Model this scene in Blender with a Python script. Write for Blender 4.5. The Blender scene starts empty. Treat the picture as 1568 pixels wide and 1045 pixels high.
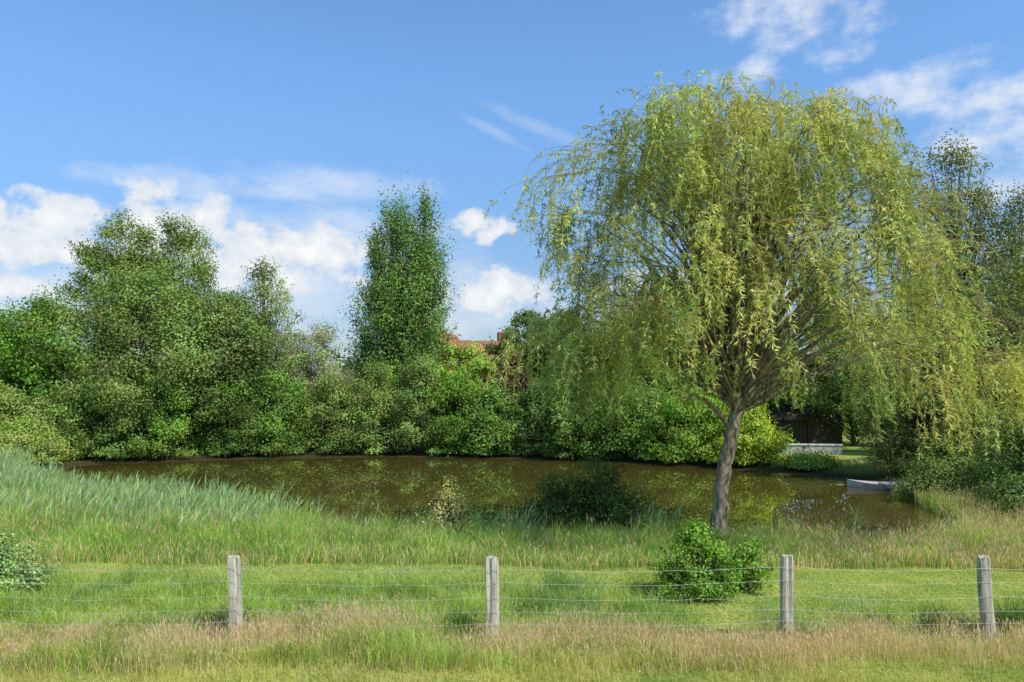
import bpy, math
import numpy as np
from mathutils import Vector
rng = np.random.default_rng(7)
scene = bpy.context.scene
scene.view_settings.view_transform = 'Standard'
scene.view_settings.look = 'None'
scene.view_settings.exposure = 0

# ------------------------------------------------------------------ helpers
_g = np.random.default_rng(99).random((256, 256))
def vnoise(x, y, s=1.0, o=0.0):
    x = np.asarray(x) / s + 71.3 + o; y = np.asarray(y) / s + 33.7 + o * 1.7
    xi = np.floor(x).astype(int); yi = np.floor(y).astype(int)
    fx = x - xi; fy = y - yi
    fx = fx * fx * (3 - 2 * fx); fy = fy * fy * (3 - 2 * fy)
    g = lambda a, b: _g[a % 256, b % 256]
    return (g(xi, yi) * (1 - fx) + g(xi + 1, yi) * fx) * (1 - fy) + (g(xi, yi + 1) * (1 - fx) + g(xi + 1, yi + 1) * fx) * fy
def sstep(a, b, x):
    t = np.clip((x - a) / (b - a), 0, 1); return t * t * (3 - 2 * t)

POND = np.array([(-27, 41), (-22, 34.5), (-15.5, 29.8), (-9, 26.6), (-5, 24.3), (0, 23.0), (4, 23.0), (8, 22.8), (11.5, 22.2), (14.2, 25.4), (15.6, 32), (16, 37), (14.5, 42), (9, 46.5), (0, 51.5), (-8, 53), (-16, 51.5), (-24, 48)], float)
def sdf(x, y):
    x = np.asarray(x, float); y = np.asarray(y, float)
    best = np.full(x.shape, 1e9); inside = np.zeros(x.shape, bool)
    n = len(POND)
    for i in range(n):
        ax, ay = POND[i]; bx, by = POND[(i + 1) % n]
        dx, dy = bx - ax, by - ay
        t = np.clip(((x - ax) * dx + (y - ay) * dy) / (dx * dx + dy * dy), 0, 1)
        d = np.hypot(x - ax - t * dx, y - ay - t * dy)
        best = np.minimum(best, d)
        c = ((ay > y) != (by > y)) & (x < (bx - ax) * (y - ay) / ((by - ay) if by != ay else 1e-9) + ax)
        inside ^= c
    return np.where(inside, -best, best)
def TH(x, y):
    d = sdf(x, y)
    z = np.where(d > 0, -0.62 + 0.62 * sstep(0, 7, d), -0.62 - 0.9 * sstep(0, 4, -d))
    z = z + (vnoise(x, y, 2.5) - .5) * 0.12 * sstep(1, 5, d)
    z = z + np.clip(9.0 - y, 0, 10) * 0.25
    return z

def build_mesh(name, verts, loops, starts, mats, cols=None, midx=None, smooth=False, parent=None):
    me = bpy.data.meshes.new(name)
    verts = np.ascontiguousarray(verts, np.float32); loops = np.ascontiguousarray(loops, np.int32); starts = np.ascontiguousarray(starts, np.int32)
    me.vertices.add(len(verts)); me.vertices.foreach_set('co', verts.ravel())
    me.loops.add(len(loops)); me.loops.foreach_set('vertex_index', loops)
    me.polygons.add(len(starts)); me.polygons.foreach_set('loop_start', starts)
    for m in (mats if isinstance(mats, (list, tuple)) else [mats]): me.materials.append(m)
    if midx is not None: me.polygons.foreach_set('material_index', np.ascontiguousarray(midx, np.int32))
    me.update(calc_edges=True)
    if cols is not None:
        ca = me.color_attributes.new('Col', 'FLOAT_COLOR', 'POINT')
        c4 = np.ones((len(verts), 4), np.float32); c4[:, :3] = cols
        ca.data.foreach_set('color', c4.ravel())
    me.polygons.foreach_set('use_smooth', np.full(len(starts), smooth))
    ob = bpy.data.objects.new(name, me); scene.collection.objects.link(ob)
    if parent: ob.parent = parent
    return ob

class Acc:
    def __init__(s): s.v = []; s.l = []; s.st = []; s.c = []; s.m = []; s.nv = 0; s.nl = 0
    def add(s, v, faces_loops, sizes, col, mi=0):
        v = v.reshape(-1, 3)
        s.v.append(v); s.l.append(faces_loops.ravel() + s.nv)
        st = np.concatenate([[0], np.cumsum(sizes)[:-1]]) + s.nl
        s.st.append(st); s.m.append(np.full(len(sizes), mi))
        c = np.broadcast_to(col, (len(v), 3)) if np.ndim(col) == 1 else col
        s.c.append(c); s.nv += len(v); s.nl += int(np.sum(sizes))
    def make(s, name, mats, smooth=False, parent=None):
        return build_mesh(name, np.concatenate(s.v), np.concatenate(s.l), np.concatenate(s.st), mats, np.concatenate(s.c), np.concatenate(s.m), smooth, parent)

def norm(a): return a / (np.linalg.norm(a, axis=-1, keepdims=True) + 1e-9)
def rdir(n, r=rng): return norm(r.normal(size=(n, 3)))

def add_leaves(acc, P, D, L, W, col, mi=0, r=rng, NB=None):
    n = len(P)
    if NB is None:
        D = norm(D); S = norm(np.cross(D, rdir(n, r))); N = np.cross(D, S)
    else:
        N = norm(NB); D = norm(D - N * np.sum(D * N, 1, keepdims=True)); S = np.cross(N, D)
    L = np.broadcast_to(L, n)[:, None]; W = np.broadcast_to(W, n)[:, None]
    v = np.stack([P, P + D * L * .45 + S * W * .5, P + D * L, P + D * L * .45 - S * W * .5], 1)
    acc.add(v, np.arange(n * 4), np.full(n, 4), np.repeat(col, 4, axis=0), mi)

def add_tubes(acc, pts, rad, sides, col, mi=0):
    N, K, _ = pts.shape
    T = np.gradient(pts, axis=1); T = norm(T)
    ref = np.tile(np.array([0.31, 0.87, 0.12]), (N, K, 1))
    A = norm(np.cross(T, ref)); B = np.cross(T, A)
    ang = np.arange(sides) / sides * 2 * np.pi
    v = pts[:, :, None] + rad[:, :, None, None] * (A[:, :, None] * np.cos(ang)[None, None, :, None] + B[:, :, None] * np.sin(ang)[None, None, :, None])
    i = np.arange(N)[:, None, None] * K * sides; k = np.arange(K - 1)[None, :, None] * sides; s = np.arange(sides)[None, None, :]
    s2 = (s + 1) % sides
    f = np.stack([i + k + s, i + k + s2, i + k + sides + s2, i + k + sides + s], -1)
    cc = np.broadcast_to(np.asarray(col), (N * K * sides, 3)) if np.ndim(col) == 1 else np.repeat(col, K * sides, axis=0)
    acc.add(v, f, np.full(N * (K - 1) * sides, 4), cc, mi)

def add_blades(acc, P, h, w, lean, col, tipcol=None, winddir=None, mi=0):
    n = len(P); a = rng.uniform(0, 6.283, n); b = rng.uniform(0, 6.283, n)
    s = np.stack([np.cos(a), np.sin(a), 0 * a], 1); l = np.stack([np.cos(b), np.sin(b), 0 * b], 1)
    if winddir is not None: l = norm(l * .7 + np.asarray(winddir)[None])
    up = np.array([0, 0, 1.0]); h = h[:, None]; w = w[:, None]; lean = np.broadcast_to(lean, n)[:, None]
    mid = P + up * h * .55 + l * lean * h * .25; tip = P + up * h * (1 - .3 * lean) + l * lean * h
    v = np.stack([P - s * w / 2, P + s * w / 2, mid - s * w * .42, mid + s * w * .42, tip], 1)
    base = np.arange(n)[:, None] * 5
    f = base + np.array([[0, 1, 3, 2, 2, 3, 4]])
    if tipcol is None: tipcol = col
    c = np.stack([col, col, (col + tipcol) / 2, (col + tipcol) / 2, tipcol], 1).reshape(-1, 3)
    acc.add(v, f, np.tile([4, 3], n), c, mi)
    return tip

# ------------------------------------------------------------------ materials
def newmat(name):
    m = bpy.data.materials.new(name); m.use_nodes = True
    nt = m.node_tree; nt.nodes.clear()
    return m, nt, nt.nodes.new('ShaderNodeOutputMaterial')
def leafmat(name, trans=.35, tint=(1.25, 1.2, .5), gloss=0, rough=.5):
    m, nt, out = newmat(name); N = nt.nodes; L = nt.links
    at = N.new('ShaderNodeAttribute'); at.attribute_name = 'Col'
    p = N.new('ShaderNodeBsdfDiffuse'); L.new(at.outputs['Color'], p.inputs['Color'])
    t = N.new('ShaderNodeBsdfTranslucent')
    mu = N.new('ShaderNodeMix'); mu.data_type = 'RGBA'; mu.blend_type = 'MULTIPLY'; mu.inputs[0].default_value = 1
    L.new(at.outputs['Color'], mu.inputs[6]); mu.inputs[7].default_value = (*tint, 1); L.new(mu.outputs[2], t.inputs['Color'])
    mx = N.new('ShaderNodeMixShader'); mx.inputs[0].default_value = trans
    L.new(p.outputs[0], mx.inputs[1]); L.new(t.outputs[0], mx.inputs[2])
    o = mx.outputs[0]
    if gloss:
        g = N.new('ShaderNodeBsdfGlossy'); g.inputs['Roughness'].default_value = rough; g.inputs['Color'].default_value = (.9, .95, .8, 1)
        m2 = N.new('ShaderNodeMixShader'); m2.inputs[0].default_value = gloss; L.new(o, m2.inputs[1]); L.new(g.outputs[0], m2.inputs[2]); o = m2.outputs[0]
    L.new(o, out.inputs[0])
    return m
def noisemat(name, c1, c2, scale=5, rough=.85, bump=.3, stretch=(1, 1, 1), detail=6, c3=None):
    m, nt, out = newmat(name); N = nt.nodes; L = nt.links
    tc = N.new('ShaderNodeTexCoord'); mp = N.new('ShaderNodeMapping'); mp.inputs['Scale'].default_value = stretch
    L.new(tc.outputs['Object'], mp.inputs[0])
    no = N.new('ShaderNodeTexNoise'); no.inputs['Scale'].default_value = scale; no.inputs['Detail'].default_value = detail; no.inputs['Roughness'].default_value = .65
    L.new(mp.outputs[0], no.inputs['Vector'])
    cr = N.new('ShaderNodeValToRGB'); cr.color_ramp.elements[0].position = .35; cr.color_ramp.elements[1].position = .65
    cr.color_ramp.elements[0].color = (*c1, 1); cr.color_ramp.elements[1].color = (*c2, 1)
    if c3: e = cr.color_ramp.elements.new(.5); e.color = (*c3, 1)
    L.new(no.outputs[0], cr.inputs[0])
    p = N.new('ShaderNodeBsdfPrincipled'); p.inputs['Roughness'].default_value = rough; p.inputs['Specular IOR Level'].default_value = .25
    L.new(cr.outputs[0], p.inputs['Base Color'])
    b = N.new('ShaderNodeBump'); b.inputs['Strength'].default_value = bump; b.inputs['Distance'].default_value = .03
    L.new(no.outputs[0], b.inputs['Height']); L.new(b.outputs[0], p.inputs['Normal']); L.new(p.outputs[0], out.inputs[0])
    return m
M_leaf = leafmat('leaf', .30, gloss=.018, rough=.5)
M_willow = leafmat('willow_leaf', .36, (1.2, 1.15, .5))
M_grass = leafmat('grass_blade', .42, (1.15, 1.1, .5))
M_bark = noisemat('bark', (.05, .04, .028), (.17, .14, .105), 9, .9, .8, (1, 1, .25))
M_wbark = noisemat('willow_bark', (.08, .06, .038), (.52, .43, .29), 6, .9, 1.0, (1.8, 1.8, .6), c3=(.27, .215, .14))
M_post = noisemat('weathered_wood', (.15, .13, .10), (.64, .59, .48), 12, .9, 1.0, (2.6, 2.6, .14), c3=(.47, .43, .34))
M_wire = noisemat('galvanised_wire', (.34, .34, .33), (.48, .48, .47), 20, .5, 0)
M_brick = noisemat('brick', (.22, .09, .06), (.32, .14, .09), 6, .9, .2)
M_roof = noisemat('red_tile', (.22, .085, .05), (.34, .15, .09), 4, .8, .3, (1, 4, 1))
M_groof = noisemat('grey_roof', (.14, .14, .15), (.2, .2, .21), 4, .8, .3)
M_white = noisemat('white_paint', (.62, .61, .58), (.75, .74, .72), 4, .6, .1)
M_conc = noisemat('concrete', (.38, .37, .34), (.52, .51, .48), 3, .9, .3)
M_glass = noisemat('window_glass', (.03, .04, .05), (.06, .07, .08), 2, .1, 0)
M_dark = noisemat('dark_wood', (.05, .035, .022), (.10, .075, .05), 6, .8, .3, (1, 1, .2))

def groundmat():
    m, nt, out = newmat('ground_soil_grass'); N = nt.nodes; L = nt.links
    tc = N.new('ShaderNodeTexCoord')
    def noise(s, d=4):
        n = N.new('ShaderNodeTexNoise'); n.inputs['Scale'].default_value = s; n.inputs['Detail'].default_value = d; L.new(tc.outputs['Object'], n.inputs['Vector']); return n
    def ramp(src, a, ca, b, cb):
        r = N.new('ShaderNodeValToRGB'); r.color_ramp.elements[0].position = a; r.color_ramp.elements[1].position = b
        r.color_ramp.elements[0].color = (*ca, 1); r.color_ramp.elements[1].color = (*cb, 1); L.new(src, r.inputs[0]); return r
    n1 = noise(.6); n2 = noise(14)
    r1 = ramp(n1.outputs[0], .4, (.19, .27, .055), .62, (.36, .38, .10))
    r2 = ramp(n2.outputs[0], .35, (.45, .5, .4), .65, (1.15, 1.1, 1.1))
    mu = N.new('ShaderNodeMix'); mu.data_type = 'RGBA'; mu.blend_type = 'MULTIPLY'; mu.inputs[0].default_value = 1
    L.new(r1.outputs[0], mu.inputs[6]); L.new(r2.outputs[0], mu.inputs[7])
    sx = N.new('ShaderNodeSeparateXYZ'); L.new(tc.outputs['Object'], sx.inputs[0])
    mr = N.new('ShaderNodeMapRange'); mr.inputs[1].default_value = -.2; mr.inputs[2].default_value = -.5; L.new(sx.outputs[2], mr.inputs[0])
    mx = N.new('ShaderNodeMix'); mx.data_type = 'RGBA'; L.new(mr.outputs[0], mx.inputs[0]); L.new(mu.outputs[2], mx.inputs[6]); mx.inputs[7].default_value = (.05, .045, .022, 1)
    p = N.new('ShaderNodeBsdfDiffuse')
    L.new(mx.outputs[2], p.inputs['Color']); L.new(p.outputs[0], out.inputs[0]); return m
xs = np.concatenate([-np.geomspace(900, 36, 22), np.arange(-34, 34.1, .5), np.geomspace(36, 900, 22)])
ys = np.concatenate([-np.geomspace(300, 4, 12), np.arange(-2, 60.1, .5), np.geomspace(62, 1500, 24)])
X, Y = np.meshgrid(xs, ys); Z = TH(X, Y)
nx, ny = len(xs), len(ys)
i = np.arange(ny - 1)[:, None] * nx + np.arange(nx - 1)[None, :]
F = np.stack([i, i + 1, i + nx + 1, i + nx], -1).reshape(-1)
build_mesh('ground', np.stack([X, Y, Z], -1).reshape(-1, 3), F, np.arange(0, len(F), 4), groundmat(), smooth=True)

# water
m, nt, out = newmat('pond_water'); N = nt.nodes; L = nt.links
tc = N.new('ShaderNodeTexCoord'); no = N.new('ShaderNodeTexNoise'); no.inputs['Scale'].default_value = 1.6; no.inputs['Detail'].default_value = 2
mp = N.new('ShaderNodeMapping'); mp.inputs['Scale'].default_value = (1, .6, 1); L.new(tc.outputs['Object'], mp.inputs[0]); L.new(mp.outputs[0], no.inputs['Vector'])
b = N.new('ShaderNodeBump'); b.inputs['Strength'].default_value = .08; b.inputs['Distance'].default_value = .01; L.new(no.outputs[0], b.inputs['Height'])
n2 = N.new('ShaderNodeTexNoise'); n2.inputs['Scale'].default_value = .15; L.new(tc.outputs['Object'], n2.inputs['Vector'])
cr = N.new('ShaderNodeValToRGB'); cr.color_ramp.elements[0].color = (.058, .050, .010, 1); cr.color_ramp.elements[1].color = (.090, .071, .017, 1); L.new(n2.outputs[0], cr.inputs[0])
p = N.new('ShaderNodeBsdfPrincipled'); p.inputs['Roughness'].default_value = .01; p.inputs['IOR'].default_value = 1.45
L.new(cr.outputs[0], p.inputs['Base Color']); L.new(b.outputs[0], p.inputs['Normal']); L.new(p.outputs[0], out.inputs[0])
wv = np.array([(-31, 21, -.6), (20, 21, -.6), (20, 57, -.6), (-31, 57, -.6)])
build_mesh('pond_water', wv, np.arange(4), np.array([0]), m)

# ------------------------------------------------------------------ grass
def scatter(x0, x1, y0, y1, n, fr=.70, pad=2.0):
    x = rng.uniform(x0, x1, n); y = rng.uniform(y0, y1, n)
    k = np.abs(x) < fr * y + pad
    return x[k], y[k]
def shade(base, n, v=.25, hue=.1, patch=None):
    c = np.array(base)[None] * (1 + rng.uniform(-v, v, (n, 1))) * (1 + rng.uniform(-hue, hue, (n, 3)))
    if patch is not None: c = c * patch[:, None]
    return np.clip(c, .005, .9)
def P3(x, y): return np.stack([x, y, TH(x, y) - .01], 1)
G1 = (.34, .48, .10); G2 = (.47, .50, .12); STRAW = (.76, .60, .37); BLUE = (.34, .48, .20)
acc = Acc()
x, y = scatter(-11, 11, 8.8, 12.0, 80000)
pn = vnoise(x, y, .8)
h = (.06 + .13 * rng.random(len(x))) * (.4 + 1.4 * vnoise(x, y, .5, 7))
mixc = (rng.random(len(x)) < .3 + .45 * (vnoise(x, y, .6, 3) > .52))[:, None]
c = np.where(mixc, shade((.64, .56, .24), len(x)), shade(G2, len(x), .25, .1, .7 + .6 * pn))
add_blades(acc, P3(x, y), h, np.full(len(x), .006), rng.uniform(.2, .9, len(x)), c)
x, y = scatter(-15, 15, 11.0, 17.8, 140000)
pn = vnoise(x, y, 1.1, 5)
left = sstep(3.0, -1.0, x + (vnoise(x, y, 2, 8) - .5) * 3) * sstep(16.4, 15.0, y + (pn - .5))
h = (.04 + .045 * rng.random(len(x))) * (1 + 6.5 * left * np.clip(vnoise(x, y, .7, 15) * 1.6 - .25, 0, 1.2))
pp = vnoise(x, y, .5, 21)
cm = shade(G1, len(x), .25, .08, .65 + .75 * pp); yl = shade((.66, .65, .22), len(x))
c = np.where((rng.random(len(x)) < .5 - .3 * left)[:, None], yl, cm)
add_blades(acc, P3(x, y), h, .006 + .003 * rng.random(len(x)), rng.uniform(.2, 1, len(x)), c)
acc.make('meadow_grass', M_grass)
acc = Acc()
x, y = scatter(-11, 11, 10.6, 13.6, 120000)
dd = np.exp(-((y - 11.9 - (vnoise(x, x * 0, 2) - .5) * 1.0) / .6) ** 2) * (.05 + 1.5 * np.clip(vnoise(x, y, .8, 2) * 1.3 - .15, 0, 1))
k = rng.random(len(x)) < dd; x = x[k]; y = y[k]; n = len(x)
h = rng.uniform(.16, .50, n) * (.5 + .8 * vnoise(x, y, .6, 4))
c = np.where((rng.random(n) < .74)[:, None], shade(STRAW, n, .25), shade((.5, .52, .18), n))
tip = add_blades(acc, P3(x, y), h, np.full(n, .005), rng.uniform(.1, .6, n), c)
k = rng.random(n) < .45
add_leaves(acc, tip[k] - np.array([0, 0, .04]), rdir(k.sum()) * .3 + np.array([0, 0, 1]), .07, .014, shade((.70, .52, .36), k.sum(), .2))
acc.make('dry_grass', M_grass)
acc = Acc()
for _ in range(170):
    cx, cy = rng.uniform(-11, 2.5), rng.uniform(12.3, 16.2)
    if rng.random() < .2: cx, cy = rng.uniform(2, 11), rng.uniform(12.2, 14)
    n = int(rng.uniform(60, 170)); a = rng.normal(size=(2, n)) * rng.uniform(.1, .35)
    x = cx + a[0]; y = cy + a[1]
    cl_ = (.19, .32, .07) if rng.random() < .45 else (G1 if rng.random() < .7 else BLUE)
    add_blades(acc, P3(x, y), rng.uniform(.15, .5, n) * rng.uniform(.5, 1.2), np.full(n, .010), rng.uniform(.3, 1, n), shade(cl_, n, .25, .1))
for cx, cy in [(-4.35, 12.6), (-.95, 12.9), (-.8, 12.8), (-.75, 12.7), (6.7, 12.9), (7.0, 12.6), (-4.5, 12.9), (7.6, 12.7), (8.0, 13.0)]:
    n = 200; a = rng.normal(size=(2, n)) * .12
    add_blades(acc, P3(cx + a[0], cy + a[1]), rng.uniform(.2, .5, n), np.full(n, .012), rng.uniform(.4, 1, n), shade((.10, .18, .05), n, .3, .1))
acc.make('grass_tuft', M_grass)
# tall bank grass
acc = Acc()
x, y = scatter(-26, 24, 17.0, 36, 470000, .68, 1.5)
d = sdf(x, y); ed = 17.5 + (vnoise(x, y * 0, 1.0) - .5) * .5
ok = (d > -.3) & (y > ed) & (y < 34) & ((x < 12) | (d > .2))
x = x[ok]; y = y[ok]; d = d[ok]
keep = rng.random(len(x)) < np.clip(1.1 - (y - 17) * .03, .3, 1); x = x[keep]; y = y[keep]; d = d[keep]; n = len(x)
pn = vnoise(x, y, 1.4, 9); pf = vnoise(x, y, .45, 1)
rs = sstep(5, 10, x)
hh = (.26 + .40 * sstep(17.3, 20.5, y)) * (.3 + .6 * pn + .95 * pf) * rng.uniform(.6, 1.25, n)
c1 = shade(G1, n, .22, .08, .65 + .7 * pn); c2 = shade((.70, .56, .29), n); c3 = shade((.20, .34, .08), n)
u = rng.random(n)
low = sstep(18.8, 17.4, y)
c = np.where((u < .07 + .32 * low + .18 * rs + .15 * (vnoise(x, y, .8, 12) > .62))[:, None], c2, np.where((u > .70)[:, None], c3, c1))
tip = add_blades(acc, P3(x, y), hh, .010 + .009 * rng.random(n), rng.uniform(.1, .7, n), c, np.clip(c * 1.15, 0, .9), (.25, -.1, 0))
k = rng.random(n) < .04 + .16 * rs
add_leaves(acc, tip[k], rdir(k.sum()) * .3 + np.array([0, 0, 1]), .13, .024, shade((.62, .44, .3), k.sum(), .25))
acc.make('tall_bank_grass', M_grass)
# reeds
acc = Acc()
x, y = scatter(-27, 12, 20, 43, 300000, .70, 2)
d = sdf(x, y)
zl = np.exp(-((d - 1.4) / 3.0) ** 2) * .85; zr = .2 * np.exp(-((d - .2) / .6) ** 2) * (vnoise(x, y, 1.0, 4) > .6)
wgt = sstep(-6.5, -9.5, x); zone = zl * wgt + zr * (1 - wgt)
ok = (rng.random(len(x)) < zone * np.clip(vnoise(x, y, .8, 3) * 1.8 - .25, .05, 1)) & (d > -1.5) & (y < 44)
x = x[ok]; y = y[ok]; d = d[ok]; n = len(x); print('reeds', n)
P = P3(x, y); P[:, 2] = np.maximum(P[:, 2], -.8)
hh = rng.uniform(.65, 1.4, n) * (.5 + .95 * vnoise(x, y, .7, 6)) * (1 - .2 * sstep(2, 5, d))
cR = shade(BLUE, n, .45, .08); yl = rng.random(n) < .12; cR[yl] = shade((.6, .56, .3), yl.sum()); dk = rng.random(n) < .25; cR[dk] = shade((.15, .27, .09), dk.sum())
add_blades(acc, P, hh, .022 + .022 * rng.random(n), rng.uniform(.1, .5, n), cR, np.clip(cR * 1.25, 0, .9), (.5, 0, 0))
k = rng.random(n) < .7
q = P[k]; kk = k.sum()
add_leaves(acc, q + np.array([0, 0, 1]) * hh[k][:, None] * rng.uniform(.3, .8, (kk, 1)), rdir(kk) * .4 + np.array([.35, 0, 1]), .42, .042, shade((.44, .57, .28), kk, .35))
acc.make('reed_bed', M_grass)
acc = Acc()
x, y = scatter(-12, 14, 9.5, 18, 1700); n = len(x)
P = P3(x, y); P[:, 2] += rng.uniform(.07, .16, n)
white = (rng.random(n) < .6)[:, None]
c = np.where(white, shade((.7, .7, .62), n, .1, .03), shade((.75, .6, .05), n, .1, .03))
add_leaves(acc, P, rdir(n) * .6 + np.array([.3, -.3, .3]), .024, .026, c)
acc.make('meadow_flower', M_grass)

# ------------------------------------------------------------------ trees
GAIN = np.array([2.25, 2.15, 1.4])
def envelope(kind, t):
    if kind == 'round': return np.sqrt(np.clip(1 - (2 * t - 1) ** 2, 0, 1)) ** .8
    if kind == 'tall': return np.clip(np.sin(np.pi * np.clip(t, 0, 1)), 0, 1) ** .45
    if kind == 'egg': return np.sin(np.pi * np.clip(t, 0, 1) ** .85) ** .6
    if kind == 'poplar': return np.clip(np.sin(np.pi * np.clip(t, 0, 1) ** .7), 0, 1) ** .7
    if kind == 'bush': return np.sqrt(np.clip(1 - t ** 2.2, 0, 1)) * (.82 + .18 * np.sin(t * 3))
def make_tree(name, x, y, H, W, kind='egg', base=.1, nc=160, nl=90, leaf=.17, col=(.07, .12, .03), seed=0, D=None, trunk=.16, cl=None, upw=.5, lean=0, limbs=.5, aspect=.35, var=.42, sparse=False):
    r = np.random.default_rng(seed * 13 + 5); D = D or W * .85
    zb = float(TH(np.array([x]), np.array([y]))[0]) - .1
    acc = Acc(); cb = H * base
    nc = int(nc * .85)
    t = r.random(nc * 4); ang = r.uniform(0, 2 * np.pi, nc * 4)
    env = envelope(kind, t)
    k = r.random(nc * 4) < env + .12; t = t[k][:nc]; ang = ang[k][:nc]; env = env[k][:nc]; n = len(t)
    ph = r.uniform(0, 6.28, 6)
    lob = 1 + .13 * np.sin(2 * ang + ph[0] + 3 * t) + .12 * np.sin(3 * ang + ph[1] - 7 * t) + .12 * np.sin(5 * ang + ph[2] + 15 * t) + r.normal(size=n) * .09
    rr = env * lob * (r.random(n) ** .35 if not sparse else r.random(n) ** .5)
    clr = cl or W * .075
    C = np.stack([x + lean * t * H + np.cos(ang) * rr * (W / 2 - clr * .5), y + np.sin(ang) * rr * (D / 2 - clr * .5), zb + cb + t * (H - cb - clr * .6)], 1)
    outd = norm(np.stack([np.cos(ang) * (rr + .1), np.sin(ang) * (rr + .1), (t - .35) * 1.1 + .25], 1))
    updir = norm(outd + np.array([0, 0, upw]))
    cs = clr * r.uniform(.5, 1.5, n)
    cnt = np.maximum((nl * (cs / clr) ** 1.7 * r.uniform(.75, 1.25, n)).astype(int), 8)
    idx = np.repeat(np.arange(n), cnt); m = len(idx)
    pd = rdir(m, r) ; pr = r.random((m, 1)) ** .42 * (1 + .3 * np.sin(pd[:, :1] * 5 + ph[3]) * np.sin(pd[:, 2:] * 6 + ph[4]))
    off = pd * pr * cs[idx][:, None] * np.array([1.05, 1.05, .58]) + updir[idx] * (r.normal(size=(m, 1)) * cs[idx][:, None] * aspect) + r.normal(size=(m, 3)) * cs[idx][:, None] * .10
    P = C[idx] + off
    P[:, 2] = np.maximum(P[:, 2], zb + .15 + r.random(m) * .3)
    cc = np.array(col)[None] * GAIN * (1 + r.uniform(-var, var, (n, 1))) * (1 + r.uniform(-.12, .12, (n, 3)))
    c = cc[idx] * (1 + r.uniform(-.3, .35, (m, 1))) * (1 + r.uniform(-.08, .08, (m, 3)))
    dl = rdir(m, r) * .9 + outd[idx] * .5 + np.array([0, 0, -.25])
    NB = rdir(m, r) * .7 + outd[idx] * .4 + pd * .8 + np.array([0, 0, .35])
    add_leaves(acc, P, dl, leaf * r.uniform(.7, 1.3, m), leaf * .58 * r.uniform(.8, 1.2, m), np.clip(c, .004, .8), 0, r, NB)
    K = 8; s = np.linspace(0, 1, K); top = .86
    tp = np.stack([x + lean * s * H * top + np.sin(s * 5 + ph[3]) * W * .015, y + np.cos(s * 4 + ph[4]) * W * .015, zb - .2 + s * H * top], 1)
    add_tubes(acc, tp[None], (trunk * (1 - s) ** .8 + .02)[None], 8, np.array([.1, .08, .06]), 1)
    nb = int(n * limbs)
    if nb:
        ci = r.choice(n, nb, replace=False)
        s0 = np.clip((C[ci, 2] - zb) / (H * top) * r.uniform(.3, .85, nb), .04, .95)
        A = np.stack([np.interp(s0, s, tp[:, j]) for j in range(3)], 1); B = C[ci]
        q = np.linspace(0, 1, 6)[None, :, None]
        pts = A[:, None] * (1 - q) + B[:, None] * q + np.array([0, 0, 1.])[None, None] * (q * (1 - q)) * (-.25) * np.linalg.norm(B - A, axis=1)[:, None, None]
        pts = pts + r.normal(size=pts.shape) * .05 * q * (1 - q) * W * .3
        rad = (trunk * .33 * (1 - s0 * .6))[:, None] * (1 - np.linspace(0, 1, 6)[None]) + .012
        add_tubes(acc, pts, rad, 4, np.array([.1, .08, .06]), 1)
    return acc.make(name, [M_leaf, M_bark])

DK = (.05, .096, .022); MD = (.08, .145, .03); LT = (.14, .21, .045); YG = (.18, .24, .035)
T = make_tree
T('ash_tree', -28.3, 57, 16.9, 6.6, 'tall', .35, 170, 155, .2, (.095, .138, .042), 1, cl=.8)
T('ash_tree', -24.0, 57.5, 16.6, 6.6, 'tall', .35, 140, 135, .2, (.10, .142, .05), 2, cl=.75)
T('willow_tree', -24.5, 53.5, 12.8, 13.0, 'egg', .05, 360, 175, .19, (.090, .132, .048), 3, cl=.95)
T('willow_tree', -19.5, 54.5, 11.2, 8.5, 'egg', .05, 220, 160, .19, (.075, .115, .042), 4, cl=.9)
T('maple_tree', -32.5, 54, 10.6, 9.0, 'egg', .04, 240, 160, .22, (.068, .14, .022), 5, cl=.95)
T('maple_tree', -38.5, 56, 9.6, 8.0, 'egg', .05, 170, 140, .22, (.07, .13, .026), 6, cl=.9)
T('birch_tree', -17.4, 56, 13.4, 5.2, 'egg', .3, 110, 85, .18, (.12, .155, .075), 7, cl=.6, sparse=True, limbs=.9)
T('birch_tree', -20.3, 58, 11.8, 5.0, 'egg', .2, 90, 70, .17, (.11, .145, .075), 8, cl=.55, sparse=True)
PC = (.075, .132, .04)
T('poplar_tree', -8.6, 62, 19.2, 7.8, 'poplar', .10, 430, 125, .19, PC, 9, cl=.66, upw=1.6, aspect=1.0, limbs=.6)
T('poplar_tree', -9.9, 61.6, 19.0, 4.2, 'poplar', .14, 150, 105, .19, PC, 10, cl=.48, upw=1.8, aspect=1.3, limbs=.6)
T('poplar_tree', -6.9, 62.2, 19.9, 4.2, 'poplar', .14, 150, 105, .19, PC, 101, cl=.48, upw=1.8, aspect=1.3, limbs=.6)
T('pale_willow_tree', -14.2, 60, 9.2, 5.6, 'egg', .1, 150, 110, .15, (.18, .21, .14), 11, cl=.6, sparse=True, limbs=.8)
T('pale_willow_tree', -17.0, 61, 8.2, 4.6, 'egg', .1, 120, 100, .15, (.17, .195, .12), 111, cl=.6, sparse=True, limbs=.8)
T('hazel_tree', -3.8, 58, 7.6, 6.4, 'egg', .05, 180, 140, .2, LT, 12)
T('hazel_tree', -.6, 61, 7.9, 5.0, 'egg', .05, 160, 130, .2, MD, 121)
T('oak_tree', 1.4, 60, 10.0, 7.0, 'egg', .05, 250, 150, .2, DK, 13)
T('oak_tree', 4.5, 58, 10.3, 8.0, 'egg', .05, 270, 150, .2, (.062, .105, .03), 14)
T('copper_plum_tree', .1, 55.6, 6.9, 3.0, 'egg', .05, 110, 120, .17, (.055, .018, .032), 15, cl=.4)
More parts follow.
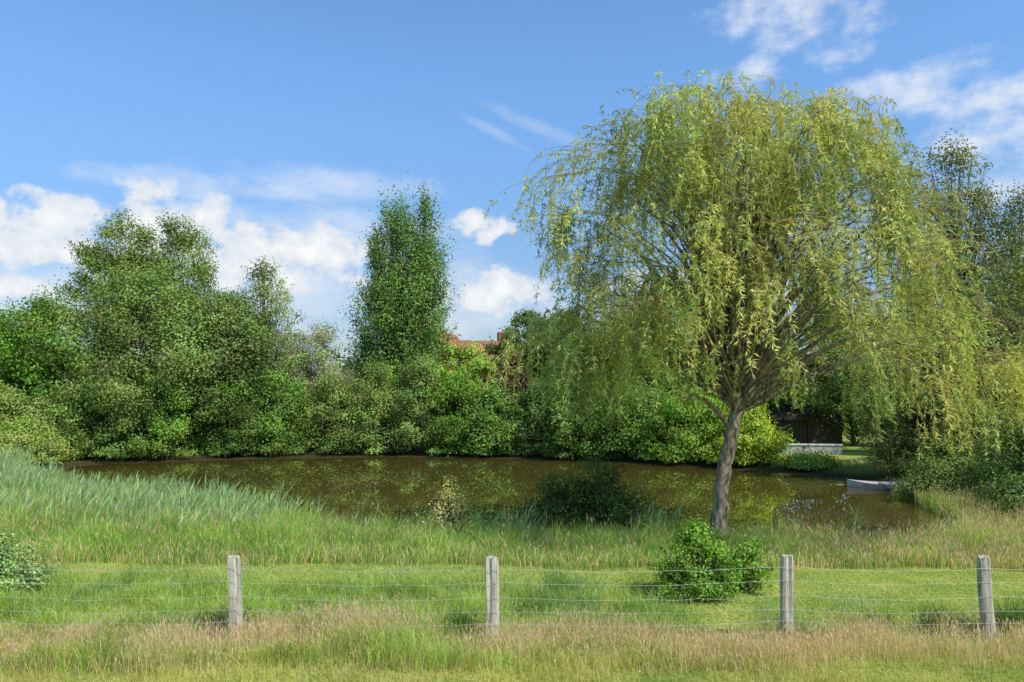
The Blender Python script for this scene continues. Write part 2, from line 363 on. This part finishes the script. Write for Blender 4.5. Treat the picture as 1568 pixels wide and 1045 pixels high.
T('oak_tree', 9.5, 57, 9.8, 9, 'egg', .05, 260, 140, .2, MD, 16)
T('oak_tree', 17, 60, 10.0, 10, 'egg', .1, 250, 140, .22, MD, 17)
T('oak_tree', 24, 56, 10.0, 10, 'egg', .1, 220, 140, .22, (.085, .125, .04), 18)
T('ash_tree', 25.7, 46, 19.0, 7.0, 'tall', .1, 220, 90, .18, (.085, .10, .058), 19, cl=.75, sparse=True, limbs=.9)
T('ash_tree', 28.9, 45, 15.8, 7.0, 'tall', .1, 190, 90, .18, (.085, .10, .055), 20, cl=.75, sparse=True, limbs=.9)
T('ash_tree', 20.5, 40, 10.0, 8.0, 'egg', .05, 190, 100, .17, (.10, .13, .05), 21, cl=.7, sparse=True, limbs=.9)
T('willow_tree', 24.5, 37, 10.5, 9.0, 'egg', .02, 280, 120, .15, (.11, .135, .06), 22, cl=.7)
k = 30
for bx, by, h, w, c in [(-36, 51, 5.2, 7, (.11, .145, .05)), (-31, 49.5, 4.2, 7.5, (.11, .15, .055)), (-26.5, 50.5, 5.0, 7, (.085, .14, .04)), (-28.5, 46.5, 2.6, 6, (.13, .18, .055)), (-22.5, 52, 6.5, 7, MD), (-18.5, 53.5, 6.0, 6, DK), (-15.8, 54.5, 5.8, 5.2, (.075, .14, .035)),
                        (-12.6, 55.2, 5.4, 5.8, (.105, .15, .05)), (-9.6, 55.6, 6.4, 5.8, (.10, .145, .05)), (-6.4, 55.5, 6.9, 6, (.095, .145, .05)), (-3.6, 55, 5.8, 5.4, (.085, .165, .03)), (-1.2, 54.0, 5.2, 4.6, (.075, .135, .035)), (1.9, 53.6, 5.2, 4.6, (.055, .10, .03)),
                        (4.6, 52, 5.8, 6, DK), (7.8, 50.5, 5.2, 6, (.065, .12, .028)), (10.8, 48.8, 4.5, 5.6, (.105, .175, .03)), (13.6, 46.6, 3.6, 5.2, YG), (16.4, 44.0, .8, 2.6, (.12, .18, .04)),
                        (19.8, 40.0, 3.6, 5, (.14, .145, .065)), (19.6, 33.5, 3.8, 5.5, (.09, .125, .045)), (19.6, 29.2, 3.2, 5.4, (.048, .088, .028)), (17.2, 31.8, 1.8, 3.6, (.08, .12, .04)), (24, 31, 4.6, 7, (.05, .088, .032)), (17.4, 27.2, 1.6, 3.2, (.06, .10, .035))]:
    T('shore_shrub', bx, by, h, w, 'bush', .0, int(31 * w), 135, .16 if by > 42 else .11, c, k, cl=.6 if by > 42 else .44, trunk=.07, limbs=.3); k += 1
T('elder_shrub', 3.4, 14.9, 1.45, 1.75, 'bush', 0, 110, 120, .06, (.08, .155, .026), 60, cl=.17, trunk=.03, limbs=.5)
T('elder_shrub', 4.35, 15.2, 1.1, 1.4, 'bush', 0, 60, 80, .06, (.085, .16, .028), 61, cl=.16, trunk=.03, limbs=.5, sparse=True)
T('alder_shrub', 1.6, 24.3, 2.5, 2.6, 'bush', .0, 100, 70, .10, (.045, .072, .02), 62, cl=.33, trunk=.04, limbs=.9, sparse=True)
T('alder_shrub', 2.6, 24.2, 3.1, 2.2, 'bush', .0, 90, 60, .10, (.045, .072, .02), 66, cl=.30, trunk=.04, limbs=.9, sparse=True)
T('alder_shrub', 3.5, 23.4, 1.8, 2.0, 'bush', .0, 60, 60, .09, (.045, .072, .02), 63, cl=.25, trunk=.03, limbs=.9, sparse=True)
T('withered_shrub', -1.7, 22.0, 1.85, 1.3, 'bush', .0, 110, 42, .06, (.32, .27, .14), 64, cl=.22, trunk=.02, limbs=1, sparse=True, upw=1.5, aspect=1)
T('sallow_shrub', -9.7, 15.0, 1.0, 2.0, 'bush', 0, 90, 90, .08, (.11, .165, .09), 65, cl=.2, trunk=.02, limbs=.3, upw=1.5, aspect=.9)

acc = Acc(); r = rng
n = 1000; az = r.uniform(-1.15, 1.15, n); Dd = r.uniform(95, 150, n)
Cx = np.sin(az) * Dd; Cy = np.cos(az) * Dd; hh = (5.0 + 5 * vnoise(az * 40, az * 0, 3)) * r.random(n) ** .5
cnt = 75; idx = np.repeat(np.arange(n), cnt); m_ = len(idx)
P = np.stack([Cx[idx], Cy[idx], hh[idx]], 1) + r.normal(size=(m_, 3)) * np.array([1.8, 1.8, 1.1]); P[:, 2] = np.maximum(P[:, 2], .1)
cb_ = np.array([.12, .165, .08])[None] * (1 + r.uniform(-.3, .3, (n, 1)))
add_leaves(acc, P, rdir(m_), .75, .5, cb_[idx] * (1 + r.uniform(-.2, .2, (m_, 1))))
acc.make('distant_treeline', M_leaf)

# ------------------------------------------------------------------ weeping willow
wil = bpy.data.objects.new('weeping_willow_tree', None); scene.collection.objects.link(wil)
r = np.random.default_rng(4)
WX, WY = 6.9, 22.0
zt = np.array([4.2, 5.0, 6.5, 8.0, 9.5, 11.0, 11.8, 12.2]); Rt = np.array([5.6, 5.9, 5.4, 4.6, 3.9, 3.1, 2.0, .8])
acc = Acc()
tp = np.array([(5.62, 22, -.6), (5.66, 22, .4), (5.79, 22, 1.6), (6.0, 22, 2.4), (6.18, 22.05, 3.2), (6.24, 22.1, 4.6), (6.5, 22.1, 6.4), (6.8, 22, 8.2), (7.0, 22, 10.2)])
tr = np.array([.29, .215, .195, .185, .18, .14, .10, .07, .03])
s_f = np.linspace(0, 8, 33); tpf = np.stack([np.interp(s_f, range(9), tp[:, j]) for j in range(3)], 1); trf = np.interp(s_f, range(9), tr)
tpf += r.normal(size=tpf.shape) * .014
add_tubes(acc, tpf[None], trf[None] * (1 + r.normal(size=(1, 33)) * .05), 14, np.array([.1, .1, .1]))
nh = 195
hz = r.uniform(4.6, 11.6, nh)
ha = r.uniform(0, 2 * np.pi, nh)
wob_ = 1 + .13 * np.sin(ha * 3 + hz * .9) + .10 * np.sin(ha * 5 - hz * 1.7 + 1)
hr = np.interp(hz, zt, Rt) * r.uniform(.72, 1.02, nh) * wob_
inner = r.random(nh) < .42; hr = np.where(inner, hr * r.uniform(.25, .85, nh), hr)
cx_ = WX - .6 * sstep(7.5, 12, hz)
Hd = np.stack([cx_ + np.cos(ha) * hr, WY + np.sin(ha) * hr * .95, hz], 1)
man = np.array([(2.69, 21, 10.77), (2.54, 22, 10.69), (4.42, 21.5, 11.5), (6.24, 22, 12.01), (6.9, 21, 11.24), (8.67, 22, 11.76), (10.0, 22, 11.05), (1.39, 21, 8.48), (1.22, 22.5, 8.64), (1.98, 20, 8.67), (1.69, 21.5, 8.42), (10.93, 22, 9.52), (12.0, 22, 7.54), (12.15, 21, 5.82), (14.35, 23, 4.79), (12.64, 20, 4.4), (12.67, 21, 4.27), (1.52, 21.5, 5.86), (1.19, 22, 5.55), (4.03, 18.5, 9.21), (6.24, 18.3, 9.3), (8.17, 18.6, 8.93), (2.71, 18.8, 7.91), (4.85, 17.6, 7.65), (6.83, 17.5, 7.34), (9.19, 18.5, 7.09), (10.2, 19, 5.77), (7.88, 17.6, 5.63), (5.58, 17.2, 6.01), (3.73, 17.8, 6.23), (2.43, 19, 6.09), (7.38, 17.8, 4.33), (9.91, 19, 4.06), (11.41, 20, 3.91), (1.61, 20.5, 4.42), (3.37, 18.2, 5.24), (2.04, 21.5, 4.81),
                (2.2, 20.5, 9.6), (3.0, 20, 8.6), (2.4, 21, 7.6), (3.4, 19.6, 7.4), (2.9, 21.5, 6.8), (1.9, 20.2, 7.2), (3.2, 22, 9.4), (2.6, 22.5, 8.4), (3.8, 20.5, 6.6), (2.2, 22.5, 6.9), (3.3, 21, 10.1), (4.4, 19.5, 8.3), (3.1, 20.4, 5.6), (2.2, 21.0, 4.9), (4.2, 19, 5.6),
                (5.3, 21.6, 11.6), (7.7, 21.6, 11.7), (9.4, 21.2, 11.0), (3.7, 21.3, 11.0)])
Hd = np.concatenate([Hd, man]); nh = len(Hd)
sz = np.clip(3.0 + (Hd[:, 2] - 3.5) * r.uniform(.1, .6, nh), 2.9, 9.5)
A = np.stack([np.interp(sz, tp[:, 2], tp[:, j]) for j in range(3)], 1)
K = 9; q = np.linspace(0, 1, K)[None, :, None]
ln = np.linalg.norm(Hd - A, axis=1)[:, None, None]
pts = A[:, None] * (1 - q) + Hd[:, None] * q + np.array([0, 0, 1.]) * ln * .2 * np.sin(q * np.pi) * (q + .3) + r.normal(size=(nh, K, 3)) * .10 * np.sin(q * np.pi)
rad = (.022 + .04 * (r.random((nh, 1)) ** 3)) * (1 - np.linspace(0, 1, K)[None]) + .01
add_tubes(acc, pts, rad, 5, np.array([.1, .1, .1]))
for tgt, z0_, r0 in [((9.8, 21, 8.5), 3.2, .12), ((3.2, 21.5, 7.8), 3.4, .10), ((7.2, 24.5, 9), 4.0, .12), ((5.6, 19.5, 8.8), 4.3, .09), ((11, 22.5, 6.8), 4.4, .10), ((4.4, 23.5, 10), 5.0, .08), ((4.3, 21.6, 3.7), 2.7, .05)]:
    a0 = np.array([np.interp(z0_, tp[:, 2], tp[:, j]) for j in range(3)]); tg = np.array(tgt)
    qq = np.linspace(0, 1, 12)[:, None]
    pp = a0 * (1 - qq) + tg * qq + np.array([0, 0, 1.]) * np.sin(qq * np.pi) * .35 + r.normal(size=(12, 3)) * .06 * np.sin(qq * np.pi)
    add_tubes(acc, pp[None], (r0 * (1 - qq[:, 0]) + .03)[None], 8, np.array([.1, .1, .1]))
acc.make('trunk_and_limbs', M_wbark, True, wil)
acc = Acc()
ns = r.integers(9, 26, nh); idx = np.repeat(np.arange(nh), ns); S = len(idx)
bund = r.normal(size=(nh, 3)) * np.array([.6, .6, 0])
start = Hd[idx] + r.normal(size=(S, 3)) * np.array([.28, .28, .27])
od = start - np.array([6.4, 22, 0]); od[:, 2] = 0; od = norm(od) * .6 + bund[idx] + r.normal(size=(S, 3)) * np.array([.32, .32, 0]) + np.array([.15, 0, 0]); od[:, 2] = 0
Ls = r.uniform(.45, 1.0, S) * r.uniform(.8, 2.0, nh)[idx]
xr = (start[:, 0] - WX) / 6
zmin = 3.4 - 2.2 * np.clip(np.abs(xr), 0, 1) ** 1.5 + r.normal(size=S) * .5
Ls = np.where(start[:, 2] < 5.5, Ls * 1.35, Ls)
Ls = np.minimum(Ls, np.maximum(start[:, 2] - zmin, .35))
K = 8; q = np.linspace(0, 1, K)[None, :, None]
out_amt = r.uniform(.3, 1.0, S)[:, None, None]
rise = r.uniform(0, .6, S)[:, None, None]
pts = start[:, None] + od[:, None] * out_amt * (1 - np.exp(-q * 2.4)) + np.array([0, 0, 1.]) * (rise * np.sin(np.minimum(q * 4, np.pi)) * 0.6 - Ls[:, None, None] * q ** 1.35)
wob = r.normal(size=(S, 1, 3)) * np.array([.08, .08, 0]); pts = pts + wob * np.sin(q * 4 + r.random((S, 1, 1)) * 6)
add_tubes(acc, pts, np.broadcast_to(.007 * (1 - np.linspace(0, .7, K))[None], (S, K)), 3, np.array([.50, .38, .13]))
tone = (r.random(nh) < .3)[:, None]
hc = np.where(tone, np.array([[.28, .37, .12]]), np.array([[.52, .57, .17]])) * (1 + r.uniform(-.22, .22, (nh, 1))) * (1 + r.uniform(-.1, .1, (nh, 3)))
lc = np.maximum((Ls * 34).astype(int), 13); li = np.repeat(np.arange(S), lc); m_ = len(li); print('willow leaves', m_)
u = r.random(m_) ** .8 * (K - 1); u0 = np.minimum(u.astype(int), K - 2); fr = (u - u0)[:, None]
P = pts[li, u0] * (1 - fr) + pts[li, u0 + 1] * fr
c = hc[idx[li]] * (1 + r.uniform(-.28, .28, (S, 1)))[li] * (1 + r.uniform(-.2, .2, (m_, 1)))
dl = rdir(m_, r) * .75 + np.array([0.1, 0, -.75])
NBw = rdir(m_, r) * .9 + norm(od)[li] * .6 + np.array([0, 0, .35])
add_leaves(acc, P, dl, r.uniform(.10, .21, m_), r.uniform(.024, .040, m_), np.clip(c, .01, .8), 0, r, NBw)
acc.make('hanging_foliage', M_willow, False, wil)

# ------------------------------------------------------------------ fence
fence = bpy.data.objects.new('wire_fence', None); scene.collection.objects.link(fence)
posts = [(-4.12, 12.25, -.10, 1.27), (-.31, 12.15, .01, 1.27), (4.12, 12.3, .08, 1.27), (7.15, 12.2, -.02, 1.28)]
allp = [(-12.6, 12.4, 0, 1.25), (-8.4, 12.3, .02, 1.25)] + posts + [(11.3, 12.3, .02, 1.25)]
def make_post(x, y, lean, h, sd):
    r = np.random.default_rng(sd); K = 18; S = 14
    a = np.arange(S) / S * 2 * np.pi + r.uniform(0, .5)
    sq = 1 / np.maximum(np.abs(np.cos(a)), np.abs(np.sin(a))) ** .75
    prof = .092 * sq * (1 + r.normal(size=S) * .07)
    crack = r.integers(8, 13)
    v = []
    for k_ in range(K):
        s = k_ / (K - 1); z = -.3 + (h + .3) * s
        tz = np.full(S, z)
        if k_ >= K - 2: tz = z + r.normal(size=S) * .010 + np.cos(a) * .012 * math.sin(sd)
        sc = (1.06 - .10 * s) * (1 + .03 * math.sin(s * 9 + sd)) * (.92 if k_ == K - 1 else 1)
        pr_ = prof.copy(); pr_[crack] *= 1 - .45 * s
        v.append(np.stack([lean * s + np.cos(a) * pr_ * sc + .014 * math.sin(s * 4 + sd), np.sin(a) * pr_ * sc * .85, tz], 1))
    v.append(np.array([[lean, 0, h + .004]])); V = np.concatenate(v)
    f = []; sz = []
    for k_ in range(K - 1):
        for s in range(S): f += [k_ * S + s, k_ * S + (s + 1) % S, (k_ + 1) * S + (s + 1) % S, (k_ + 1) * S + s]; sz.append(4)
    for s in range(S): f += [(K - 1) * S + s, (K - 1) * S + (s + 1) % S, K * S]; sz.append(3)
    f = np.array(f); st = np.concatenate([[0], np.cumsum(sz)[:-1]])
    ob = build_mesh('post', V, f, st, M_post, parent=fence); ob.location = (x, y, 0)
for i_, pp in enumerate(allp): make_post(*pp, i_ + 3)
acc = Acc()
for a_, b_ in zip(allp[:-1], allp[1:]):
    for zz in (.15, .32, .5, .7, .92, 1.12):
        q = np.linspace(0, 1, 14)
        pt = np.stack([(a_[0] + a_[2] * zz) * (1 - q) + (b_[0] + b_[2] * zz) * q, (a_[1] * (1 - q) + b_[1] * q) - .092, zz - .06 * np.sin(q * np.pi) + rng.normal(size=14) * .008], 1)
        add_tubes(acc, pt[None], np.full((1, 14), .0022 if zz < 1 else .0026), 4, np.array([.3, .3, .3]))
    L_ = b_[0] - a_[0]; nst = int(L_ / .3)
    for j in range(1, nst):
        q = j / nst; xx = a_[0] * (1 - q) + b_[0] * q; yy = a_[1] * (1 - q) + b_[1] * q - .094
        sag = .06 * math.sin(q * math.pi)
        add_tubes(acc, np.array([[(xx, yy, .15 - sag), (xx + .01, yy, .5 - sag), (xx, yy, .92 - sag)]]), np.full((1, 3), .0015), 3, np.array([.3, .3, .3]))
acc.make('wire_mesh', M_wire, False, fence)

# ------------------------------------------------------------------ buildings
def box(name, cx, cy, cz, sx, sy, sz, mat, parent):
    v = np.array([(a * sx / 2, b * sy / 2, c * sz / 2) for c in (-1, 1) for a, b in ((-1, -1), (1, -1), (1, 1), (-1, 1))])
    f = np.array([0, 3, 2, 1, 4, 5, 6, 7, 0, 1, 5, 4, 1, 2, 6, 5, 2, 3, 7, 6, 3, 0, 4, 7])
    ob = build_mesh(name, v, f, np.arange(0, 24, 4), mat, parent=parent); ob.location = (cx, cy, cz); return ob
def house(name, x, y, rz, w, d, wall, ridge, wm, rm, ws=1.0, chim=True):
    e = bpy.data.objects.new(name, None); scene.collection.objects.link(e)
    hw, hd = w / 2, d / 2
    v = np.array([(-hw, -hd, 0), (hw, -hd, 0), (hw, hd, 0), (-hw, hd, 0), (-hw, -hd, wall), (hw, -hd, wall), (hw, hd, wall), (-hw, hd, wall), (-hw, 0, ridge), (hw, 0, ridge)])
    L_ = [(0, 1, 5, 4), (2, 3, 7, 6), (1, 2, 6, 9, 5), (3, 0, 4, 8, 7)]
    f = np.array([i for t in L_ for i in t]); st = np.concatenate([[0], np.cumsum([len(t) for t in L_])[:-1]])
    build_mesh('walls', v, f, st, wm, parent=e)
    o = .45 * ws; th = .15; sl = (ridge - wall) / hd
    for sg in (-1, 1):
        y0 = sg * (hd + o); z0 = wall - o * sl
        vv = np.array([(-hw - o, y0, z0 + .03), (hw + o, y0, z0 + .03), (hw + o, 0, ridge + .03), (-hw - o, 0, ridge + .03)]); vv = np.concatenate([vv, vv + np.array([0, 0, th])])
        ff = np.array([0, 3, 2, 1, 4, 5, 6, 7, 0, 1, 5, 4, 1, 2, 6, 5, 2, 3, 7, 6, 3, 0, 4, 7])
        build_mesh('roof_slope', vv, ff, np.arange(0, 24, 4), rm, parent=e)
    if ws == 1:
        for wx in np.linspace(-hw * .65, hw * .65, max(2, int(w / 3))):
            box('window_frame', wx, -hd - .03, wall * .55, 1.3, .08, 1.3, M_white, e); box('window_pane', wx, -hd - .075, wall * .55, 1.15, .04, 1.15, M_glass, e)
        for sx_ in (-1, 1):
            box('gable_window_frame', sx_ * (hw + .03), 0, wall * .6, .08, 1.2, 1.3, M_white, e); box('gable_window_pane', sx_ * (hw + .075), 0, wall * .6, .04, 1.0, 1.1, M_glass, e)
        if chim: box('chimney', hw * .4, .3, ridge + .35, .7, .7, 1.5, M_brick, e)
    box('door', hw * .15, -hd - .04, 1.05, 1.0, .1, 2.1, M_dark, e)
    e.location = (x, y, -.05); e.rotation_euler = (0, 0, math.radians(rz)); return e
house('brick_house', -2.6, 82, 15, 8, 7, 4.0, 8.9, M_brick, M_roof)
house('brick_house', -7.6, 90, 80, 10, 9, 4.5, 10.4, M_brick, M_roof, chim=False)
house('white_gabled_house', -25.0, 88, 68, 12, 8, 4.2, 10.2, M_white, M_groof, chim=False)
house('brick_house', -14.8, 76, 5, 9, 6, 2.6, 4.6, M_brick, M_roof)
house('brick_house', 42.5, 62, -20, 10, 8, 5, 10.5, M_brick, M_roof)
house('wooden_shed', 20.5, 58, 8, 5, 4, 1.9, 2.7, M_dark, M_dark, .5)
e = bpy.data.objects.new('concrete_garden_wall', None); scene.collection.objects.link(e); e.location = (17.8, 48.4, 0); e.rotation_euler = (0, 0, -.12)
box('wall_body', 0, 0, .15, 4.0, .25, .8, M_conc, e); box('coping', 0, 0, .585, 4.1, .35, .07, M_white, e)
# rowing boat
K = 11; secs = []
for k_ in range(K):
    s = k_ / (K - 1) * 2 - 1; wdt = .62 * (1 - abs(s) ** 2.6) + .02 if s > 0 else .62 * (1 - .35 * abs(s) ** 2); sh = .14 * s * s
    prof = [(-wdt, .36 + sh), (-wdt * .85, .12 + sh * .6), (-wdt * .4, 0 + sh * .3), (wdt * .4, sh * .3), (wdt * .85, .12 + sh * .6), (wdt, .36 + sh)]
    inn = [(wdt * .93, .36 + sh), (wdt * .78, .16 + sh * .6), (0.35 * wdt, .06 + sh * .3), (-.35 * wdt, .06 + sh * .3), (-wdt * .78, .16 + sh * .6), (-wdt * .93, .36 + sh)]
    secs.append([(s * 1.6, a, b_) for a, b_ in prof + inn])
V = np.array(secs).reshape(-1, 3); f = []
for k_ in range(K - 1):
    for s in range(12): f += [k_ * 12 + s, k_ * 12 + (s + 1) % 12, (k_ + 1) * 12 + (s + 1) % 12, (k_ + 1) * 12 + s]
for k_ in (0, K - 1):
    o = k_ * 12
    for s in range(5): f += [o + s, o + s + 1, o + 10 - s, o + 11 - s]
boat = bpy.data.objects.new('rowing_boat', None); scene.collection.objects.link(boat)
build_mesh('hull', V, np.array(f), np.arange(0, len(f), 4), M_conc, parent=boat)
for sx_ in (-.7, .1, .8): box('thwart', sx_, 0, .29, .24, .95, .03, M_dark, boat)
boat.location = (17.0, 36.6, -.76); boat.rotation_euler = (0, 0, math.radians(165))

# ------------------------------------------------------------------ light
az_s, el_s = math.radians(128), math.radians(50)
sd = Vector((math.sin(az_s) * math.cos(el_s), math.cos(az_s) * math.cos(el_s), math.sin(el_s)))
sun = bpy.data.lights.new('sun', 'SUN'); sun.energy = 5; sun.angle = math.radians(.5); sun.color = (1, .95, .85)
so = bpy.data.objects.new('sun', sun); scene.collection.objects.link(so); so.rotation_euler = (-sd).to_track_quat('-Z', 'Y').to_euler(); so.location = (20, -20, 40)

w = bpy.data.worlds.new('World'); scene.world = w; w.use_nodes = True
nt = w.node_tree; N = nt.nodes; L = nt.links; N.clear()
out = N.new('ShaderNodeOutputWorld'); bg = N.new('ShaderNodeBackground'); bg.inputs[1].default_value = .1; L.new(bg.outputs[0], out.inputs[0])
try:
    w.cycles.sampling_method = 'NONE'
except Exception as ex: print(ex)
sky = N.new('ShaderNodeTexSky'); sky.sky_type = 'NISHITA'; sky.sun_disc = False; sky.sun_elevation = el_s; sky.sun_rotation = az_s; sky.air_density = 1.0; sky.dust_density = .5; sky.ozone_density = 2.0
def mth(op, a, b=None, c=None, clamp=False):
    n = N.new('ShaderNodeMath'); n.operation = op; n.use_clamp = clamp
    for i_, v_ in enumerate((a, b, c)):
        if v_ is None: continue
        if isinstance(v_, (int, float)): n.inputs[i_].default_value = v_
        else: L.new(v_, n.inputs[i_])
    return n.outputs[0]
tc = N.new('ShaderNodeTexCoord'); sx = N.new('ShaderNodeSeparateXYZ'); L.new(tc.outputs['Generated'], sx.inputs[0])
az = mth('MULTIPLY', mth('ARCTAN2', sx.outputs[0], sx.outputs[1]), 57.2958)
el = mth('MULTIPLY', mth('ARCSINE', sx.outputs[2]), 57.2958)
cv = N.new('ShaderNodeCombineXYZ'); L.new(az, cv.inputs[0]); L.new(el, cv.inputs[1])
def noise(scale, detail, rough=.55, str_=(1, 1, 1), rot=0, off=0, dist=0):
    mp = N.new('ShaderNodeMapping'); mp.inputs['Scale'].default_value = str_; mp.inputs['Rotation'].default_value = (0, 0, rot); mp.inputs['Location'].default_value = (off, off * .7, 0)
    L.new(cv.outputs[0], mp.inputs[0]); n = N.new('ShaderNodeTexNoise'); n.noise_dimensions = '2D'; n.inputs['Scale'].default_value = scale; n.inputs['Detail'].default_value = detail; n.inputs['Roughness'].default_value = rough; n.inputs['Distortion'].default_value = dist
    L.new(mp.outputs[0], n.inputs['Vector']); return n.outputs[0]
def blob(ca, ce, ra, re):
    v1 = N.new('ShaderNodeVectorMath'); v1.operation = 'MULTIPLY_ADD'; v1.inputs[1].default_value = (1 / ra, 1 / re, 0); v1.inputs[2].default_value = (-ca / ra, -ce / re, 0); L.new(cv.outputs[0], v1.inputs[0])
    v2 = N.new('ShaderNodeVectorMath'); v2.operation = 'DOT_PRODUCT'; L.new(v1.outputs[0], v2.inputs[0]); L.new(v1.outputs[0], v2.inputs[1])
    return v2.outputs['Value']
def union(lst):
    o = lst[0]
    for b_ in lst[1:]: o = mth('MINIMUM', o, b_)
    return mth('MAXIMUM', mth('SUBTRACT', 1.0, o), -2.0)
def mapr(v_, a, b_, c=0., d=1., smooth=True):
    n = N.new('ShaderNodeMapRange'); n.interpolation_type = 'SMOOTHSTEP' if smooth else 'LINEAR'
    n.inputs[1].default_value = a; n.inputs[2].default_value = b_; n.inputs[3].default_value = c; n.inputs[4].default_value = d; L.new(v_, n.inputs[0]); return n.outputs[0]
cum = union([blob(*b_) for b_ in [(-31, 10.0, 7.5, 2.5), (-23.8, 10.8, 5.2, 2.7), (-19.8, 9.8, 4.4, 2.1), (-14.2, 9.6, 4.6, 2.1), (-17, 8.3, 6.5, 1.6), (-2.2, 11.9, 2.4, 1.3), (-1.2, 7.2, 4.8, 1.7), (-32, 6.4, 2.8, .8), (-42, 10, 6, 3), (14, 7, 8, 1.8), (40, 9, 8, 3), (-65, 12, 12, 4)]])
nA = noise(.42, 6, .52, (1, 1.3, 1))
nu = noise(.28, 5, .6, (.7, 1.6, 1), .15, 3.3)
d1 = mth('ADD', cum, mth('MULTIPLY', mth('SUBTRACT', nA, .5), 3.2))
cmask = mapr(d1, -.1, .65)
veil = union([blob(*b_) for b_ in [(-14, 14.3, 8, 1.3), (-22, 13.8, 6, .9), (-12, 6.5, 18, 3.2), (-14, 11.5, 9, 1.6), (-32, 7, 9, 3.4), (0, 5.5, 14, 2.2)]])
d2 = mth('ADD', veil, mth('MULTIPLY', mth('SUBTRACT', nu, .5), 4.0))
vmask = mth('MULTIPLY', mapr(d2, -.8, 2.0), .6)
hi = union([blob(*b_) for b_ in [(19.5, 24.6, 4.6, 2.0), (22.2, 23.4, 3.4, 2.2), (17.2, 21.4, 2.4, 1.0), (28.5, 18.8, 7, 1.6), (33.5, 15.0, 6, 3.4), (33, 18, 6, 1.6)]])
d3 = mth('ADD', hi, mth('MULTIPLY', mth('SUBTRACT', nA, .5), 3.6)); d3 = mth('ADD', d3, mth('MULTIPLY', mth('SUBTRACT', nu, .5), 2.8))
hmask = mth('MULTIPLY', mapr(d3, -.5, 2.2), .85)
def streak(ca, ce, ra, re, ang):
    da = mth('SUBTRACT', az, ca); de = mth('SUBTRACT', el, ce); c_, s_ = math.cos(ang), math.sin(ang)
    a = mth('DIVIDE', mth('ADD', mth('MULTIPLY', da, c_), mth('MULTIPLY', de, s_)), ra); e_ = mth('DIVIDE', mth('SUBTRACT', mth('MULTIPLY', de, c_), mth('MULTIPLY', da, s_)), re)
    return mth('ADD', mth('MULTIPLY', a, a), mth('MULTIPLY', e_, e_))
stc = union([streak(-1.6, 18.5, 2.4, .3, -.42), streak(2.6, 18.4, 4.2, .42, -.38)])
d4 = mth('ADD', stc, mth('MULTIPLY', mth('SUBTRACT', nA, .5), 3.6)); smask = mth('MULTIPLY', mapr(d4, -1.5, 2.2), .26)
soft = mth('MAXIMUM', mth('MAXIMUM', vmask, hmask), smask)
tc_ = N.new('ShaderNodeMix'); tc_.data_type = 'RGBA'; L.new(mapr(el, 0, 24), tc_.inputs[0]); tc_.inputs[6].default_value = (.85, .92, 1.1, 1); tc_.inputs[7].default_value = (1.4, 1.85, 2.2, 1)
tint = N.new('ShaderNodeMix'); tint.data_type = 'RGBA'; tint.blend_type = 'MULTIPLY'; tint.inputs[0].default_value = 1; L.new(sky.outputs[0], tint.inputs[6]); L.new(tc_.outputs[2], tint.inputs[7])
mxs = N.new('ShaderNodeMix'); mxs.data_type = 'RGBA'; L.new(soft, mxs.inputs[0]); L.new(tint.outputs[2], mxs.inputs[6]); mxs.inputs[7].default_value = (8.3, 8.8, 9.5, 1)
nS = noise(.8, 4, .55, (1, 1.2, 1), 0, 5)
sh = mapr(mth('ADD', mth('SUBTRACT', d1, mth('MULTIPLY', nS, 1.8)), 0.2), -.6, 1.4)
cc = N.new('ShaderNodeMix'); cc.data_type = 'RGBA'; L.new(sh, cc.inputs[0]); cc.inputs[6].default_value = (7.3, 7.9, 8.8, 1); cc.inputs[7].default_value = (9.8, 9.85, 9.9, 1)
mxc = N.new('ShaderNodeMix'); mxc.data_type = 'RGBA'; L.new(cmask, mxc.inputs[0]); L.new(mxs.outputs[2], mxc.inputs[6]); L.new(cc.outputs[2], mxc.inputs[7])
L.new(mxc.outputs[2], bg.inputs[0])

# ------------------------------------------------------------------ camera
cam = bpy.data.cameras.new('camera'); cam.sensor_width = 36; cam.lens = 28.0; cam.clip_end = 5000; cam.clip_start = .1
co = bpy.data.objects.new('camera', cam); scene.collection.objects.link(co); co.location = (0, 0, 3.75)
co.rotation_euler = (math.radians(90 + 3.66), 0, 0); scene.camera = co
